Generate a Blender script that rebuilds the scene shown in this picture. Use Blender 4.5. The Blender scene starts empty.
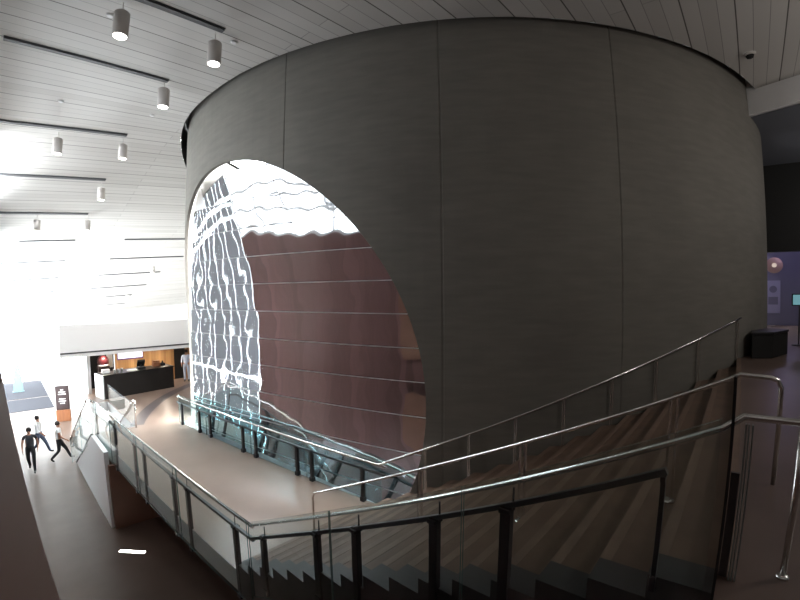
import bpy, bmesh, math, random
from mathutils import Vector, Matrix
random.seed(7)
S = bpy.context.scene
COL = S.collection
PI = math.pi
# ------------------------------------------------------------------ levels (metres)
L0, L1, L2 = 0.0, 2.35, 5.20          # entrance floor, landing, upper floor
EYE = 6.80
CEIL = 12.05
CX, CY, CR = 16.07, 10.70, 11.50      # concrete drum

# ------------------------------------------------------------------ materials
def nmat(name):
    m = bpy.data.materials.new(name); m.use_nodes = True
    nt = m.node_tree; nt.nodes.clear()
    out = nt.nodes.new('ShaderNodeOutputMaterial')
    return m, nt, out
def pbr(name, col, rough=.5, metal=0., spec=.5, noise=None, bump=None, stretch=(1,1,1), col2=None, emit=None, coat=0):
    """principled with optional noise colour variation (scale, amount) and bump (scale, strength)"""
    m, nt, out = nmat(name)
    p = nt.nodes.new('ShaderNodeBsdfPrincipled')
    p.inputs['Base Color'].default_value = (*col, 1)
    p.inputs['Roughness'].default_value = rough
    p.inputs['Metallic'].default_value = metal
    p.inputs['Specular IOR Level'].default_value = spec
    p.inputs['Coat Weight'].default_value = coat
    if emit:
        p.inputs['Emission Color'].default_value = (*emit[0], 1); p.inputs['Emission Strength'].default_value = emit[1]
    nt.links.new(p.outputs[0], out.inputs[0])
    if noise or bump:
        tc = nt.nodes.new('ShaderNodeTexCoord'); mp = nt.nodes.new('ShaderNodeMapping')
        mp.inputs['Scale'].default_value = stretch
        nt.links.new(tc.outputs['Object'], mp.inputs[0])
    if noise:
        n = nt.nodes.new('ShaderNodeTexNoise'); n.inputs['Scale'].default_value = noise[0]; n.inputs['Detail'].default_value = 6
        nt.links.new(mp.outputs[0], n.inputs['Vector'])
        r = nt.nodes.new('ShaderNodeValToRGB')
        a = noise[1]
        c2 = col2 or tuple(c*(1+a) for c in col); c1 = tuple(c*(1-a) for c in col)
        r.color_ramp.elements[0].position = .3; r.color_ramp.elements[1].position = .7
        r.color_ramp.elements[0].color = (*c1, 1); r.color_ramp.elements[1].color = (*c2, 1)
        nt.links.new(n.outputs[0], r.inputs[0]); nt.links.new(r.outputs[0], p.inputs['Base Color'])
    if bump:
        n2 = nt.nodes.new('ShaderNodeTexNoise'); n2.inputs['Scale'].default_value = bump[0]; n2.inputs['Detail'].default_value = 4
        nt.links.new(mp.outputs[0], n2.inputs['Vector'])
        b = nt.nodes.new('ShaderNodeBump'); b.inputs['Strength'].default_value = bump[1]; b.inputs['Distance'].default_value = .02
        nt.links.new(n2.outputs[0], b.inputs['Height']); nt.links.new(b.outputs[0], p.inputs['Normal'])
    return m
def emis(name, col, s):
    m, nt, out = nmat(name)
    e = nt.nodes.new('ShaderNodeEmission'); e.inputs[0].default_value = (*col, 1); e.inputs[1].default_value = s
    nt.links.new(e.outputs[0], out.inputs[0]); return m
def glassmat(name, tint, ior=1.45, rough=0.0):
    m, nt, out = nmat(name)
    t = nt.nodes.new('ShaderNodeBsdfTransparent'); t.inputs[0].default_value = (*tint, 1)
    g = nt.nodes.new('ShaderNodeBsdfGlossy'); g.inputs['Roughness'].default_value = rough
    f0 = ((ior-1)/(ior+1))**2
    lw = nt.nodes.new('ShaderNodeLayerWeight'); lw.inputs[0].default_value = .5
    pw = nt.nodes.new('ShaderNodeMath'); pw.operation = 'POWER'; pw.inputs[1].default_value = 5
    f = nt.nodes.new('ShaderNodeMath'); f.operation = 'MULTIPLY_ADD'; f.inputs[1].default_value = 1-f0; f.inputs[2].default_value = f0
    nt.links.new(lw.outputs['Facing'], pw.inputs[0]); nt.links.new(pw.outputs[0], f.inputs[0])
    x = nt.nodes.new('ShaderNodeMixShader')
    nt.links.new(f.outputs[0], x.inputs[0]); nt.links.new(t.outputs[0], x.inputs[1]); nt.links.new(g.outputs[0], x.inputs[2])
    nt.links.new(x.outputs[0], out.inputs[0]); return m
def concrete(name):
    m, nt, out = nmat(name); N = nt.nodes.new; L = nt.links.new
    p = N('ShaderNodeBsdfPrincipled'); p.inputs['Roughness'].default_value = .75; p.inputs['Specular IOR Level'].default_value = .3
    tc = N('ShaderNodeTexCoord')
    mp = N('ShaderNodeMapping'); mp.inputs['Scale'].default_value = (.9, .9, 6); L(tc.outputs['Object'], mp.inputs[0])
    n1 = N('ShaderNodeTexNoise'); n1.inputs['Scale'].default_value = 1.6; n1.inputs['Detail'].default_value = 8; L(mp.outputs[0], n1.inputs['Vector'])
    n2 = N('ShaderNodeTexNoise'); n2.inputs['Scale'].default_value = .55; n2.inputs['Detail'].default_value = 5; L(tc.outputs['Object'], n2.inputs['Vector'])
    a = N('ShaderNodeMath'); a.operation = 'ADD'; L(n1.outputs[0], a.inputs[0]); L(n2.outputs[0], a.inputs[1])
    r = N('ShaderNodeValToRGB'); r.color_ramp.elements[0].position = .7; r.color_ramp.elements[1].position = 1.3
    h = N('ShaderNodeMath'); h.operation = 'MULTIPLY'; h.inputs[1].default_value = 1.0; L(a.outputs[0], h.inputs[0])
    mr = N('ShaderNodeMapRange'); mr.inputs[1].default_value = .75; mr.inputs[2].default_value = 1.25; L(h.outputs[0], mr.inputs[0])
    r.color_ramp.elements[0].position = 0; r.color_ramp.elements[1].position = 1
    r.color_ramp.elements[0].color = (.185, .175, .155, 1); r.color_ramp.elements[1].color = (.225, .213, .189, 1)
    L(mr.outputs[0], r.inputs[0]); L(r.outputs[0], p.inputs['Base Color'])
    b = N('ShaderNodeBump'); b.inputs['Strength'].default_value = .08; b.inputs['Distance'].default_value = .02; L(n1.outputs[0], b.inputs['Height']); L(b.outputs[0], p.inputs['Normal'])
    L(p.outputs[0], out.inputs[0]); return m
def plankmat(name):
    m, nt, out = nmat(name); N = nt.nodes.new; L = nt.links.new
    p = N('ShaderNodeBsdfPrincipled'); p.inputs['Roughness'].default_value = .55; p.inputs['Specular IOR Level'].default_value = .3
    uv = N('ShaderNodeUVMap'); uv.uv_map = 'UVMap'
    br = N('ShaderNodeTexBrick'); br.offset = .37; br.inputs['Scale'].default_value = 1
    br.inputs['Color1'].default_value = (.60, .585, .56, 1); br.inputs['Color2'].default_value = (.53, .515, .49, 1); br.inputs['Mortar'].default_value = (.30, .29, .28, 1)
    br.inputs['Mortar Size'].default_value = .009; br.inputs['Mortar Smooth'].default_value = .4
    br.inputs['Brick Width'].default_value = 9.0; br.inputs['Row Height'].default_value = .30; br.inputs['Bias'].default_value = 0
    L(uv.outputs[0], br.inputs['Vector'])
    b2 = N('ShaderNodeTexBrick'); b2.offset = .5; b2.inputs['Scale'].default_value = 1
    b2.inputs['Color1'].default_value = (1, 1, 1, 1); b2.inputs['Color2'].default_value = (.94, .94, .94, 1); b2.inputs['Mortar'].default_value = (.30, .29, .28, 1)
    b2.inputs['Mortar Size'].default_value = .016; b2.inputs['Mortar Smooth'].default_value = .3; b2.inputs['Brick Width'].default_value = 60; b2.inputs['Row Height'].default_value = .9
    L(uv.outputs[0], b2.inputs['Vector'])
    mm = N('ShaderNodeMix'); mm.data_type = 'RGBA'; mm.blend_type = 'MULTIPLY'; mm.inputs[0].default_value = 1
    L(br.outputs['Color'], mm.inputs[6]); L(b2.outputs['Color'], mm.inputs[7])
    L(mm.outputs[2], p.inputs['Base Color']); L(p.outputs[0], out.inputs[0]); return m
def woodstrip(name, c1, c2, scale, axis='X', rough=.45, groove=None):
    """vertical boards: colour changes per board, fine grain along z"""
    m, nt, out = nmat(name); N = nt.nodes.new; L = nt.links.new
    p = N('ShaderNodeBsdfPrincipled'); p.inputs['Roughness'].default_value = rough
    tc = N('ShaderNodeTexCoord'); sp = N('ShaderNodeSeparateXYZ'); L(tc.outputs['Object'], sp.inputs[0])
    ml = N('ShaderNodeMath'); ml.operation = 'MULTIPLY'; ml.inputs[1].default_value = scale; L(sp.outputs[axis], ml.inputs[0])
    fl = N('ShaderNodeMath'); fl.operation = 'FLOOR'; L(ml.outputs[0], fl.inputs[0])
    wn = N('ShaderNodeTexWhiteNoise'); wn.noise_dimensions = '1D'; L(fl.outputs[0], wn.inputs['W'])
    mp = N('ShaderNodeMapping'); mp.inputs['Scale'].default_value = (14, 14, .5); L(tc.outputs['Object'], mp.inputs[0])
    n = N('ShaderNodeTexNoise'); n.inputs['Scale'].default_value = 1.5; n.inputs['Detail'].default_value = 6; L(mp.outputs[0], n.inputs['Vector'])
    a = N('ShaderNodeMath'); a.operation = 'ADD'; L(wn.outputs[0], a.inputs[0]); L(n.outputs[0], a.inputs[1])
    hf = N('ShaderNodeMath'); hf.operation = 'MULTIPLY'; hf.inputs[1].default_value = .5; L(a.outputs[0], hf.inputs[0])
    mx = N('ShaderNodeMix'); mx.data_type = 'RGBA'; L(hf.outputs[0], mx.inputs[0])
    mx.inputs[6].default_value = (*c1, 1); mx.inputs[7].default_value = (*c2, 1)
    L(mx.outputs[2], p.inputs['Base Color']); L(p.outputs[0], out.inputs[0]); return m

M = {}
M['concrete'] = concrete('concrete')
M['planks'] = plankmat('ceiling_planks')
M['black'] = pbr('black', (.006, .006, .006), .7)
M['slot'] = pbr('slot_dark', (.07, .07, .075), .6)
M['white'] = pbr('white_plaster', (.80, .80, .79), .7, noise=(1.2, .03))
M['fascia'] = pbr('white_fascia', (.90, .90, .90), .6)
M['whitegloss'] = pbr('white_paint', (.80, .80, .80), .35)
M['pendant'] = pbr('pendant_white', (.62, .58, .55), .45)
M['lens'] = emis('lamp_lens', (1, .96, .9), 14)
M['floor'] = pbr('polished_floor', (.105, .072, .056), .38, noise=(1.1, .10), spec=.12, bump=(.8, .01))
M['landing'] = pbr('landing_floor', (.235, .168, .132), .30, noise=(1.4, .07), spec=.5)
M['upper'] = pbr('upper_floor', (.135, .092, .075), .35, noise=(1.4, .12), spec=.5)
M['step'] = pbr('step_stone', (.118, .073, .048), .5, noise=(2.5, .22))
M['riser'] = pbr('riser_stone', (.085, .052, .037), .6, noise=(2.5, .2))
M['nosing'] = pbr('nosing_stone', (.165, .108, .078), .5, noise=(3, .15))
M['kerb'] = pbr('kerb_dark', (.040, .040, .040), .5, noise=(3, .2))
M['inlay'] = pbr('inlay_dark', (.085, .070, .075), .35, noise=(2, .1))
M['steel'] = pbr('brushed_steel', (.86, .85, .83), .22, 1.0)
M['dsteel'] = pbr('dark_steel', (.022, .022, .024), .4, .3)
M['dbar'] = pbr('grey_steel_bar', (.09, .10, .105), .35, .8)
M['glass'] = glassmat('clear_glass', (.91, .965, .96), 1.5)
M['tealglass'] = glassmat('teal_glass', (.85, .96, .975), 1.5)
M['paneledge'] = pbr('pale_glass_edge', (.20, .22, .215), .3)
M['glassedge'] = pbr('glass_edge', (.10, .16, .15), .2, spec=.6)
M['tintglass'] = glassmat('tinted_glass', (.15, .155, .16), 1.2)
M['winglass'] = glassmat('window_glass', (.95, .98, .98), 1.2)
M['mirror'] = pbr('polished_steel_panel', (.80, .80, .82), .035, 1.0)
M['mirrorback'] = pbr('panel_joint', (.85, .85, .86), .6)
M['maroon'] = woodstrip('maroon_boards', (.075, .036, .034), (.215, .112, .102), 2.6, 'Y', .35)
M['parapet'] = pbr('brown_parapet', (.20, .100, .066), .55, noise=(1.0, .12), stretch=(1, .4, 1))
M['shade'] = pbr('grey_shade', (.26, .28, .305), .8)
M['frame'] = pbr('pale_frame', (.62, .64, .65), .4, .3)
M['dframe'] = pbr('dark_frame', (.06, .06, .065), .5)
M['cafewood'] = woodstrip('cafe_wood', (.22, .10, .035), (.62, .36, .16), 8.0, 'X', .4)
M['counter'] = pbr('counter_black', (.013, .012, .012), .35, noise=(4, .2))
M['counterside'] = pbr('counter_pale', (.62, .66, .68), .4)
M['screen'] = emis('screen_white', (.93, .90, 1.0), 2.2)
M['purple'] = pbr('purple_trim', (.12, .05, .22), .5)
M['red'] = pbr('dark_red', (.085, .012, .016), .4)
M['kioskdark'] = pbr('kiosk_dark', (.030, .018, .018), .4)
M['kioskwood'] = pbr('kiosk_wood', (.20, .075, .03), .45, noise=(6, .2), stretch=(1, 1, .2))
M['print'] = pbr('white_print', (.75, .75, .75), .6)
M['mat'] = pbr('entrance_mat', (.050, .051, .058), 1.0, spec=.0, bump=(60, .4))
M['teal'] = pbr('pale_teal', (.13, .21, .225), .5)
M['skin'] = pbr('skin', (.42, .22, .15), .55)
M['hair'] = pbr('hair_dark', (.02, .015, .012), .7)
M['blackcloth'] = pbr('black_cloth', (.012, .012, .014), .85)
M['charcoalcloth'] = pbr('charcoal_cloth', (.030, .032, .038), .85)
M['whitecloth'] = pbr('white_cloth', (.78, .79, .80), .85)
M['jeans'] = pbr('blue_jeans', (.06, .085, .14), .85)
M['bluecloth'] = pbr('pale_blue_cloth', (.42, .48, .60), .85)
M['shoe'] = pbr('shoe_dark', (.015, .013, .012), .5)
M['dimwall'] = pbr('dim_wall', (.10, .10, .11), .7)
M['greywall'] = pbr('grey_bulkhead', (.78, .78, .79), .7, noise=(1, .04))
M['bluegrey'] = pbr('blue_grey_soffit', (.14, .15, .18), .7)
M['lobbywall'] = pbr('lilac_wall', (.20, .19, .30), .7)
M['poster'] = pbr('lilac_poster', (.38, .36, .58), .5)
M['emblem'] = pbr('emblem_copper', (.55, .36, .28), .35, .6)
M['emblemlit'] = emis('emblem_lit', (1, .8, .7), .6)
M['tealscreen'] = emis('teal_screen', (.25, .55, .62), .55)

# ------------------------------------------------------------------ mesh builder
class MB:
    def __init__(s): s.bm = bmesh.new()
    def face(s, pts, mi=0):
        f = s.bm.faces.new([s.bm.verts.new(p) for p in pts]); f.material_index = mi; return f
    def obox(s, c, ax, ay, az, mi=0):
        c, ax, ay, az = Vector(c), Vector(ax), Vector(ay), Vector(az)
        v = [s.bm.verts.new(c + sx*ax + sy*ay + sz*az) for sx in (-1, 1) for sy in (-1, 1) for sz in (-1, 1)]
        fs = []
        for q in ((0, 1, 3, 2), (4, 6, 7, 5), (0, 4, 5, 1), (2, 3, 7, 6), (0, 2, 6, 4), (1, 5, 7, 3)):
            f = s.bm.faces.new([v[i] for i in q]); f.material_index = mi; fs.append(f)
        return s
    def box(s, x0, x1, y0, y1, z0, z1, mi=0):
        return s.obox(((x0+x1)/2, (y0+y1)/2, (z0+z1)/2), ((x1-x0)/2, 0, 0), (0, (y1-y0)/2, 0), (0, 0, (z1-z0)/2), mi)
    def bar(s, p0, p1, w, h, mi=0, side=None):
        p0, p1 = Vector(p0), Vector(p1); d = p1-p0; n = d.normalized()
        sd = Vector(side) if side else n.cross(Vector((0, 0, 1)))
        if sd.length < 1e-4: sd = Vector((1, 0, 0))
        sd = (sd - n*sd.dot(n)).normalized(); up = sd.cross(n)
        return s.obox((p0+p1)/2, d/2, sd*w/2, up*h/2, mi)
    def tube(s, pts, r, seg=12, mi=0, cap=True):
        pts = [Vector(p) for p in pts]; rings = []; n = len(pts)
        up = None
        for i, p in enumerate(pts):
            t = ((pts[min(i+1, n-1)]-p).normalized() + (p-pts[max(i-1, 0)]).normalized())
            if t.length < 1e-6: t = pts[min(i+1, n-1)]-pts[max(i-1, 0)]
            t.normalize()
            if up is None:
                up = Vector((0, 0, 1)) if abs(t.z) < .9 else Vector((1, 0, 0))
            a = t.cross(up); a.normalize(); b = a.cross(t); up = b
            rr = r[i] if isinstance(r, (list, tuple)) else r
            rings.append([s.bm.verts.new(p + a*math.cos(2*PI*k/seg)*rr + b*math.sin(2*PI*k/seg)*rr) for k in range(seg)])
        for i in range(n-1):
            for k in range(seg):
                f = s.bm.faces.new([rings[i][k], rings[i][(k+1) % seg], rings[i+1][(k+1) % seg], rings[i+1][k]]); f.material_index = mi; f.smooth = True
        if cap:
            for rg in (rings[0][::-1], rings[-1]):
                f = s.bm.faces.new(rg); f.material_index = mi
        return s
    def prism(s, poly, z0, z1, mi=0, mtop=None):
        n = len(poly)
        a = [s.bm.verts.new((p[0], p[1], z0)) for p in poly]; b = [s.bm.verts.new((p[0], p[1], z1)) for p in poly]
        f = s.bm.faces.new(a[::-1]); f.material_index = mi
        f = s.bm.faces.new(b); f.material_index = mi if mtop is None else mtop
        for i in range(n):
            f = s.bm.faces.new([a[i], a[(i+1) % n], b[(i+1) % n], b[i]]); f.material_index = mi
        return s
    def lathe(s, prof, c=(0, 0, 0), seg=24, mi=0):
        c = Vector(c); rings = []
        for r, z in prof:
            rings.append([s.bm.verts.new(c + Vector((r*math.cos(2*PI*k/seg), r*math.sin(2*PI*k/seg), z))) for k in range(seg)])
        for i in range(len(rings)-1):
            for k in range(seg):
                f = s.bm.faces.new([rings[i][k], rings[i][(k+1) % seg], rings[i+1][(k+1) % seg], rings[i+1][k]]); f.material_index = mi; f.smooth = True
        for rg in (rings[0][::-1], rings[-1]):
            f = s.bm.faces.new(rg); f.material_index = mi
        return s
    def build(s, name, mats, parent=None, bevel=0):
        if not isinstance(mats, (list, tuple)): mats = [mats]
        bmesh.ops.recalc_face_normals(s.bm, faces=s.bm.faces[:])
        me = bpy.data.meshes.new(name); s.bm.to_mesh(me); s.bm.free()
        for m in mats: me.materials.append(M[m] if isinstance(m, str) else m)
        o = bpy.data.objects.new(name, me); COL.objects.link(o)
        if parent is not None:
            o.parent = parent
            o.matrix_parent_inverse = Matrix.Translation(parent.location).inverted() if False else Matrix.Identity(4)
            if parent.type == 'EMPTY' or True:
                pl = wloc(parent)
                me.transform(Matrix.Translation(-pl))
        if bevel:
            b = o.modifiers.new('bevel', 'BEVEL'); b.width = bevel; b.segments = 2; b.limit_method = 'ANGLE'
        return o
def wloc(o):
    v = Vector(o.location)
    while o.parent: o = o.parent; v += Vector(o.location)
    return v
def tag(o, label=None, cat=None, group=None, kind=None):
    if label: o['label'] = label
    if cat: o['category'] = cat
    if group: o['group'] = group
    if kind: o['kind'] = kind
    return o
def thing(name, loc, label, cat, group=None):
    o = bpy.data.objects.new(name, None); o.empty_display_size = .1; COL.objects.link(o); o.location = loc
    return tag(o, label, cat, group)
def struct(mb, name, mats, label=None, parent=None):
    o = mb.build(name, mats, parent); o['kind'] = 'structure'
    if label: o['label'] = label
    return o
def copy_tree(o, loc=None, parent=None):
    c = o.copy(); COL.objects.link(c)
    if parent is not None: c.parent = parent
    if loc is not None: c.location = loc
    for ch in list(o.children): copy_tree(ch, None, c)
    return c

# ------------------------------------------------------------------ plan helpers
def wall_u(v, R=CR):                       # nearest x of a circle round the drum at a given y
    q = R*R-(v-CY)**2
    return CX-math.sqrt(q) if q > 0 else CX
GA, GB = Vector((2.74, 5.5)), Vector((2.42, 15.4))       # landing guard line
def guard_u(v): return GA.x+(GB.x-GA.x)*(v-GA.y)/(GB.y-GA.y)
def open_u(v): return 5.0+(14.5-v)*.0988                  # line of the railing before the mirrors
def lerp(a, b, t): return a+(b-a)*t
RUN, RISE, NR = 5.97/16, (L2-L1)/17, 17
def stair_z(v): return L2-.477*v                           # pitch line through the nosings

# ceiling profile (y, z at x=0) ; the far half warps upward to the right
PROF = [(-11, CEIL), (6, CEIL), (10.8, CEIL+.02), (14.4, 11.8), (17.6, 11.15), (21, 10.3), (24.2, 9.52), (27.6, 8.7), (31, 7.85), (34.3, 7.0), (37.4, 6.2), (39.8, 5.5), (42.2, 4.7)]
def spl(y):
    P = PROF
    if y <= P[0][0]: return P[0][1]
    for i in range(len(P)-1):
        if P[i][0] <= y <= P[i+1][0]:
            x0, y0 = P[i]; x1, y1 = P[i+1]
            def sl(j):
                if j <= 0 or j >= len(P)-1: return (P[min(j+1, len(P)-1)][1]-P[max(j-1, 0)][1])/(P[min(j+1, len(P)-1)][0]-P[max(j-1, 0)][0])
                return (P[j+1][1]-P[j-1][1])/(P[j+1][0]-P[j-1][0])
            h = x1-x0; t = (y-x0)/h; m0, m1 = sl(i)*h, sl(i+1)*h
            return (2*t**3-3*t*t+1)*y0+(t**3-2*t*t+t)*m0+(-2*t**3+3*t*t)*y1+(t**3-t*t)*m1
    return P[-1][1]
def ceil_z(x, y):
    k = min(1, max(0, (y-10)/5)); k = k*k*(3-2*k)
    return spl(y)+.075*max(x, 0)*k

# ================================================================== SETTING
WL = -.35                                  # face of the left wall
# floors
mb = MB(); mb.box(-2, 19, -12, 44, -.3, L0); struct(mb, 'floor', 'floor', 'polished brown entrance floor of the passage below the landing')
# landing slab
arc = [(CX-(CR-.02)*math.cos(a), CY+(CR-.02)*math.sin(a)) for a in [math.asin((15.0-CY)/(CR-.02))+i*(math.asin((21.9-CY)/(CR-.02))-math.asin((15.0-CY)/(CR-.02)))/14 for i in range(15)]]
poly = [(guard_u(5.5), 5.62), (2.75, 5.62), (wall_u(5.62)+.0, 5.62), (open_u(5.62)+.08, 5.62), (open_u(14.9)+.08, 14.9)] + arc + [(18, 22.0), (18, 26), (2.1, 26), (2.1, 19.6), (3.62, 19.6), (3.62, 15.45), (guard_u(15.4), 15.45)]
poly = [(guard_u(5.5), 5.55), (open_u(5.55)+.08, 5.55), (open_u(14.9)+.08, 14.9)] + arc + [(18, 22.0), (18, 26), (3.0, 26), (3.0, 19.9), (3.62, 19.9), (3.62, 15.45), (guard_u(15.4), 15.45)]
mb = MB(); mb.prism(poly, L1-.40, L1, 0, 1); struct(mb, 'floor_landing', ['white', 'landing'], 'tan polished landing floor in front of the mirrored opening')
# recessed wall below the landing (dark store front)
mb = MB(); mb.box(4.6, 4.8, 5.5, 13.3, L0, L1-.40); struct(mb, 'wall_below_landing', 'parapet')
mb = MB(); mb.box(2.30, 4.8, 13.30, 13.45, L0, L1-.40); struct(mb, 'wall_stair_side', 'parapet')
# darker curved band in the landing floor
mb = MB(); n = 26; R0, R1 = 13.05, 13.5
for i in range(n):
    a0, a1 = math.radians(lerp(21.5, 57, i/n)), math.radians(lerp(21.5, 57, (i+1)/n))
    mb.face([(CX-R0*math.cos(a0), CY+R0*math.sin(a0), L1+.003), (CX-R1*math.cos(a0), CY+R1*math.sin(a0), L1+.003), (CX-R1*math.cos(a1), CY+R1*math.sin(a1), L1+.003), (CX-R0*math.cos(a1), CY+R0*math.sin(a1), L1+.003)])
bmesh.ops.remove_doubles(mb.bm, verts=mb.bm.verts[:], dist=.0005)
struct(mb, 'trim_1', 'inlay', 'dark curved band set in the landing floor')
# upper floor (behind the top riser)
mb = MB(); mb.box(WL, 27, -11, -.003, L2-.45, L2, 0); struct(mb, 'floor_upper', 'upper', 'dark brown upper floor at the head of the stairs')
# left wall: maroon boards then windows
VM = 15.7
mb = MB(); mb.prism([(WL-.25, -11), (WL, -11), (WL, VM), (WL-.25, VM)], 0, 6.25); mb.box(WL-.25, WL, -11, VM, 6.25, 7.3); struct(mb, 'wall_left', 'maroon', 'tall maroon boarded wall seen in the mirrored panels')
mb = MB(); mb.box(WL-.25, WL, -11, 8.4, 7.3, 12.6); mb.box(WL-.25, WL, 8.4, VM, 10.2, 12.6); struct(mb, 'wall_left_top', 'white')
# parapet ledge beside the camera
mb = MB(); a = math.radians(1.2)
pts = [(WL, -.3), (.062, -.3), (.062-.021*7.8, 7.5), (WL, 7.5)]
mb.prism([(p[0], p[1]) for p in pts], L2-1.0, EYE-.55); struct(mb, 'wall_parapet', 'parapet', 'smooth brown parapet in the lower left corner')
# back and side shells
mb = MB(); mb.box(WL-.3, 27, -11.2, -11, 0, 12.6); struct(mb, 'wall_back', 'dimwall')
mb = MB(); mb.box(18, 18.2, 22.0, 44, 0, 12.8); struct(mb, 'wall_right', 'white')
mb = MB(); mb.box(26.8, 27, -11, 26, 0, 12.8); struct(mb, 'wall_far_right', 'dimwall')

# ---- windows of the left side
def window(name, y0, y1, z0, z1, ny, zs, x=WL, fw=.07, label=None, gm='winglass'):
    f = MB(); xc0, xc1 = x-.16, x-.04
    f.box(xc0, xc1, y0, y1, z0, z0+fw); f.box(xc0, xc1, y0, y1, z1-fw, z1)
    for i in range(ny+1):
        y = lerp(y0+fw/2, y1-fw/2, i/ny); f.box(xc0, xc1, y-fw/2, y+fw/2, z0+fw, z1-fw)
    for z in zs: f.box(xc0+.01, xc1-.01, y0+fw, y1-fw, z-fw/2, z+fw/2)
    o = struct(f, name, 'frame', label)
    g = MB(); g.face([(x-.10, y0+.02, z0+.02), (x-.10, y1-.02, z0+.02), (x-.10, y1-.02, z1-.02), (x-.10, y0+.02, z1-.02)])
    struct(g, 'window_pane', gm, None, o)
    return o
def topz(y): return min(ceil_z(0, y)+.05, 12.3)
window('window_1', 8.4, VM, 7.3, 10.2, 4, [7.85, 8.3], gm='tintglass')
w2 = window('window_2', VM, 24.0, 0.05, 10.4, 11, [2.6, 5.2, 7.8, 8.3])
# grey blinds hung behind the panes of window_2
ys = [lerp(VM+.035, 24.0-.035, i/11) for i in range(12)]
zc = [0.1, 3.3, 7.8, 8.3, 10.38]
for i in range(11):
    for j in range(4):
        b = MB(); b.box(WL-.035, WL-.02, ys[i]+.040, ys[i+1]-.040, zc[j]+(.06 if j > 1 else .02), zc[j+1]-(.06 if j > 0 else .02)); struct(b, 'window_blind', 'shade', None, w2)
f = MB(); g = MB(); n = 10; zz = lambda y: ceil_z(0, y)-.02
for i in range(n+1):
    y = lerp(24.05, 41.9, i/n); f.box(WL-.16, WL-.04, y-.045, y+.045, 0.02, zz(y))
for z in (.06, 2.4, 4.7):
    f.box(WL-.15, WL-.05, 24.0, 41.95, z-.045, z+.045)
f.box(WL-.15, WL-.05, 24.0, 31.2, 7.45, 7.55)
for i in range(20):
    y0, y1 = lerp(24.0, 42, i/20), lerp(24.0, 42, (i+1)/20)
    g.face([(WL-.10, y0, 0), (WL-.10, y1, 0), (WL-.10, y1, zz(y1)), (WL-.10, y0, zz(y0))])
bmesh.ops.remove_doubles(g.bm, verts=g.bm.verts[:], dist=.0005)
o = struct(f, 'window_3', 'frame'); struct(g, 'window_pane', 'winglass', None, o)
# ---- entrance end
f = MB(); Y = 42.0
xs = [WL, .55, 1.45, 2.35, 3.4, 4.6, 5.6, 6.6, 8]
for x in xs: f.box(x-.045, x+.045, Y-.06, Y+.06, 0, 4.75+.075*max(x, 0))
for z in (.06, 2.2, 4.0): f.box(WL, 8, Y-.05, Y+.05, z-.05, z+.05)
o = struct(f, 'door_1', 'frame', 'glazed entrance doors at the far end of the passage')
g = MB(); g.face([(WL, Y, 0), (8, Y, 0), (8, Y, 5.4), (WL, Y, 4.75)]); struct(g, 'door_pane', 'winglass', None, o)
mb = MB(); mb.box(8, 18, Y-.1, Y+.1, 0, 6.2); struct(mb, 'wall_entrance', 'white')

# ---- ceiling, cut round the drum
RC = CR+.22
rows = [-11, -6, -3, -1.6]
import itertools
t0 = -RC+CY
k = 46
rows += [CY-RC*math.cos(PI*i/k) for i in range(0, k+1)]
rows += [22.9, 24.2, 25.5, 26.8, 28.2, 29.6, 31, 32.6, 34.3, 36, 37.4, 39, 40.6, 42.2]
rows = sorted(rows)
NX = 26
bm = bmesh.new(); uvl = bm.loops.layers.uv.new('UVMap'); grid = []; ss = 0; prev = None; arcs = []
for y in rows:
    inside = abs(y-CY) < RC-1e-6
    xm = wall_u(y, RC) if abs(y-CY) <= RC else (26.9 if y < 0 else 18.2)
    if y < 0 and not abs(y-CY) < RC-1e-6: xm = 14.0 if y < -1 else xm
    z = spl(y)
    if prev: ss += math.hypot(y-prev[0], z-prev[1])
    prev = (y, z); arcs.append(ss)
    grid.append([bm.verts.new((lerp(WL-.4, xm, i/NX), y, ceil_z(lerp(WL-.4, xm, i/NX), y))) for i in range(NX+1)])
for j in range(len(rows)-1):
    for i in range(NX):
        vs = [grid[j][i], grid[j][i+1], grid[j+1][i+1], grid[j+1][i]]
        f = bm.faces.new(vs); f.smooth = True
        for lp, jj in zip(f.loops, (j, j, j+1, j+1)): lp[uvl].uv = (lp.vert.co.x+10, arcs[jj]+10)
me = bpy.data.meshes.new('ceiling'); bm.to_mesh(me); bm.free(); me.materials.append(M['planks'])
o = bpy.data.objects.new('ceiling', me); COL.objects.link(o); tag(o, 'white plank ceiling sweeping down to the entrance', kind='structure')
# dark collar in the gap between ceiling and drum
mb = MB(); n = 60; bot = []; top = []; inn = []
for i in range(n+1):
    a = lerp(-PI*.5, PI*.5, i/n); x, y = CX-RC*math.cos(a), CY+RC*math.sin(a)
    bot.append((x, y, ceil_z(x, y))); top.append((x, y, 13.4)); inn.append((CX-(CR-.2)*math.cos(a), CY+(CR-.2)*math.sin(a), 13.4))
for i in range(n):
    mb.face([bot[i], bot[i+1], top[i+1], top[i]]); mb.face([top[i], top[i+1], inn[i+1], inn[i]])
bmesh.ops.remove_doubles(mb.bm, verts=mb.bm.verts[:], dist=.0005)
struct(mb, 'trim_2', 'black', 'black shadow gap between the drum and the ceiling')

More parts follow.
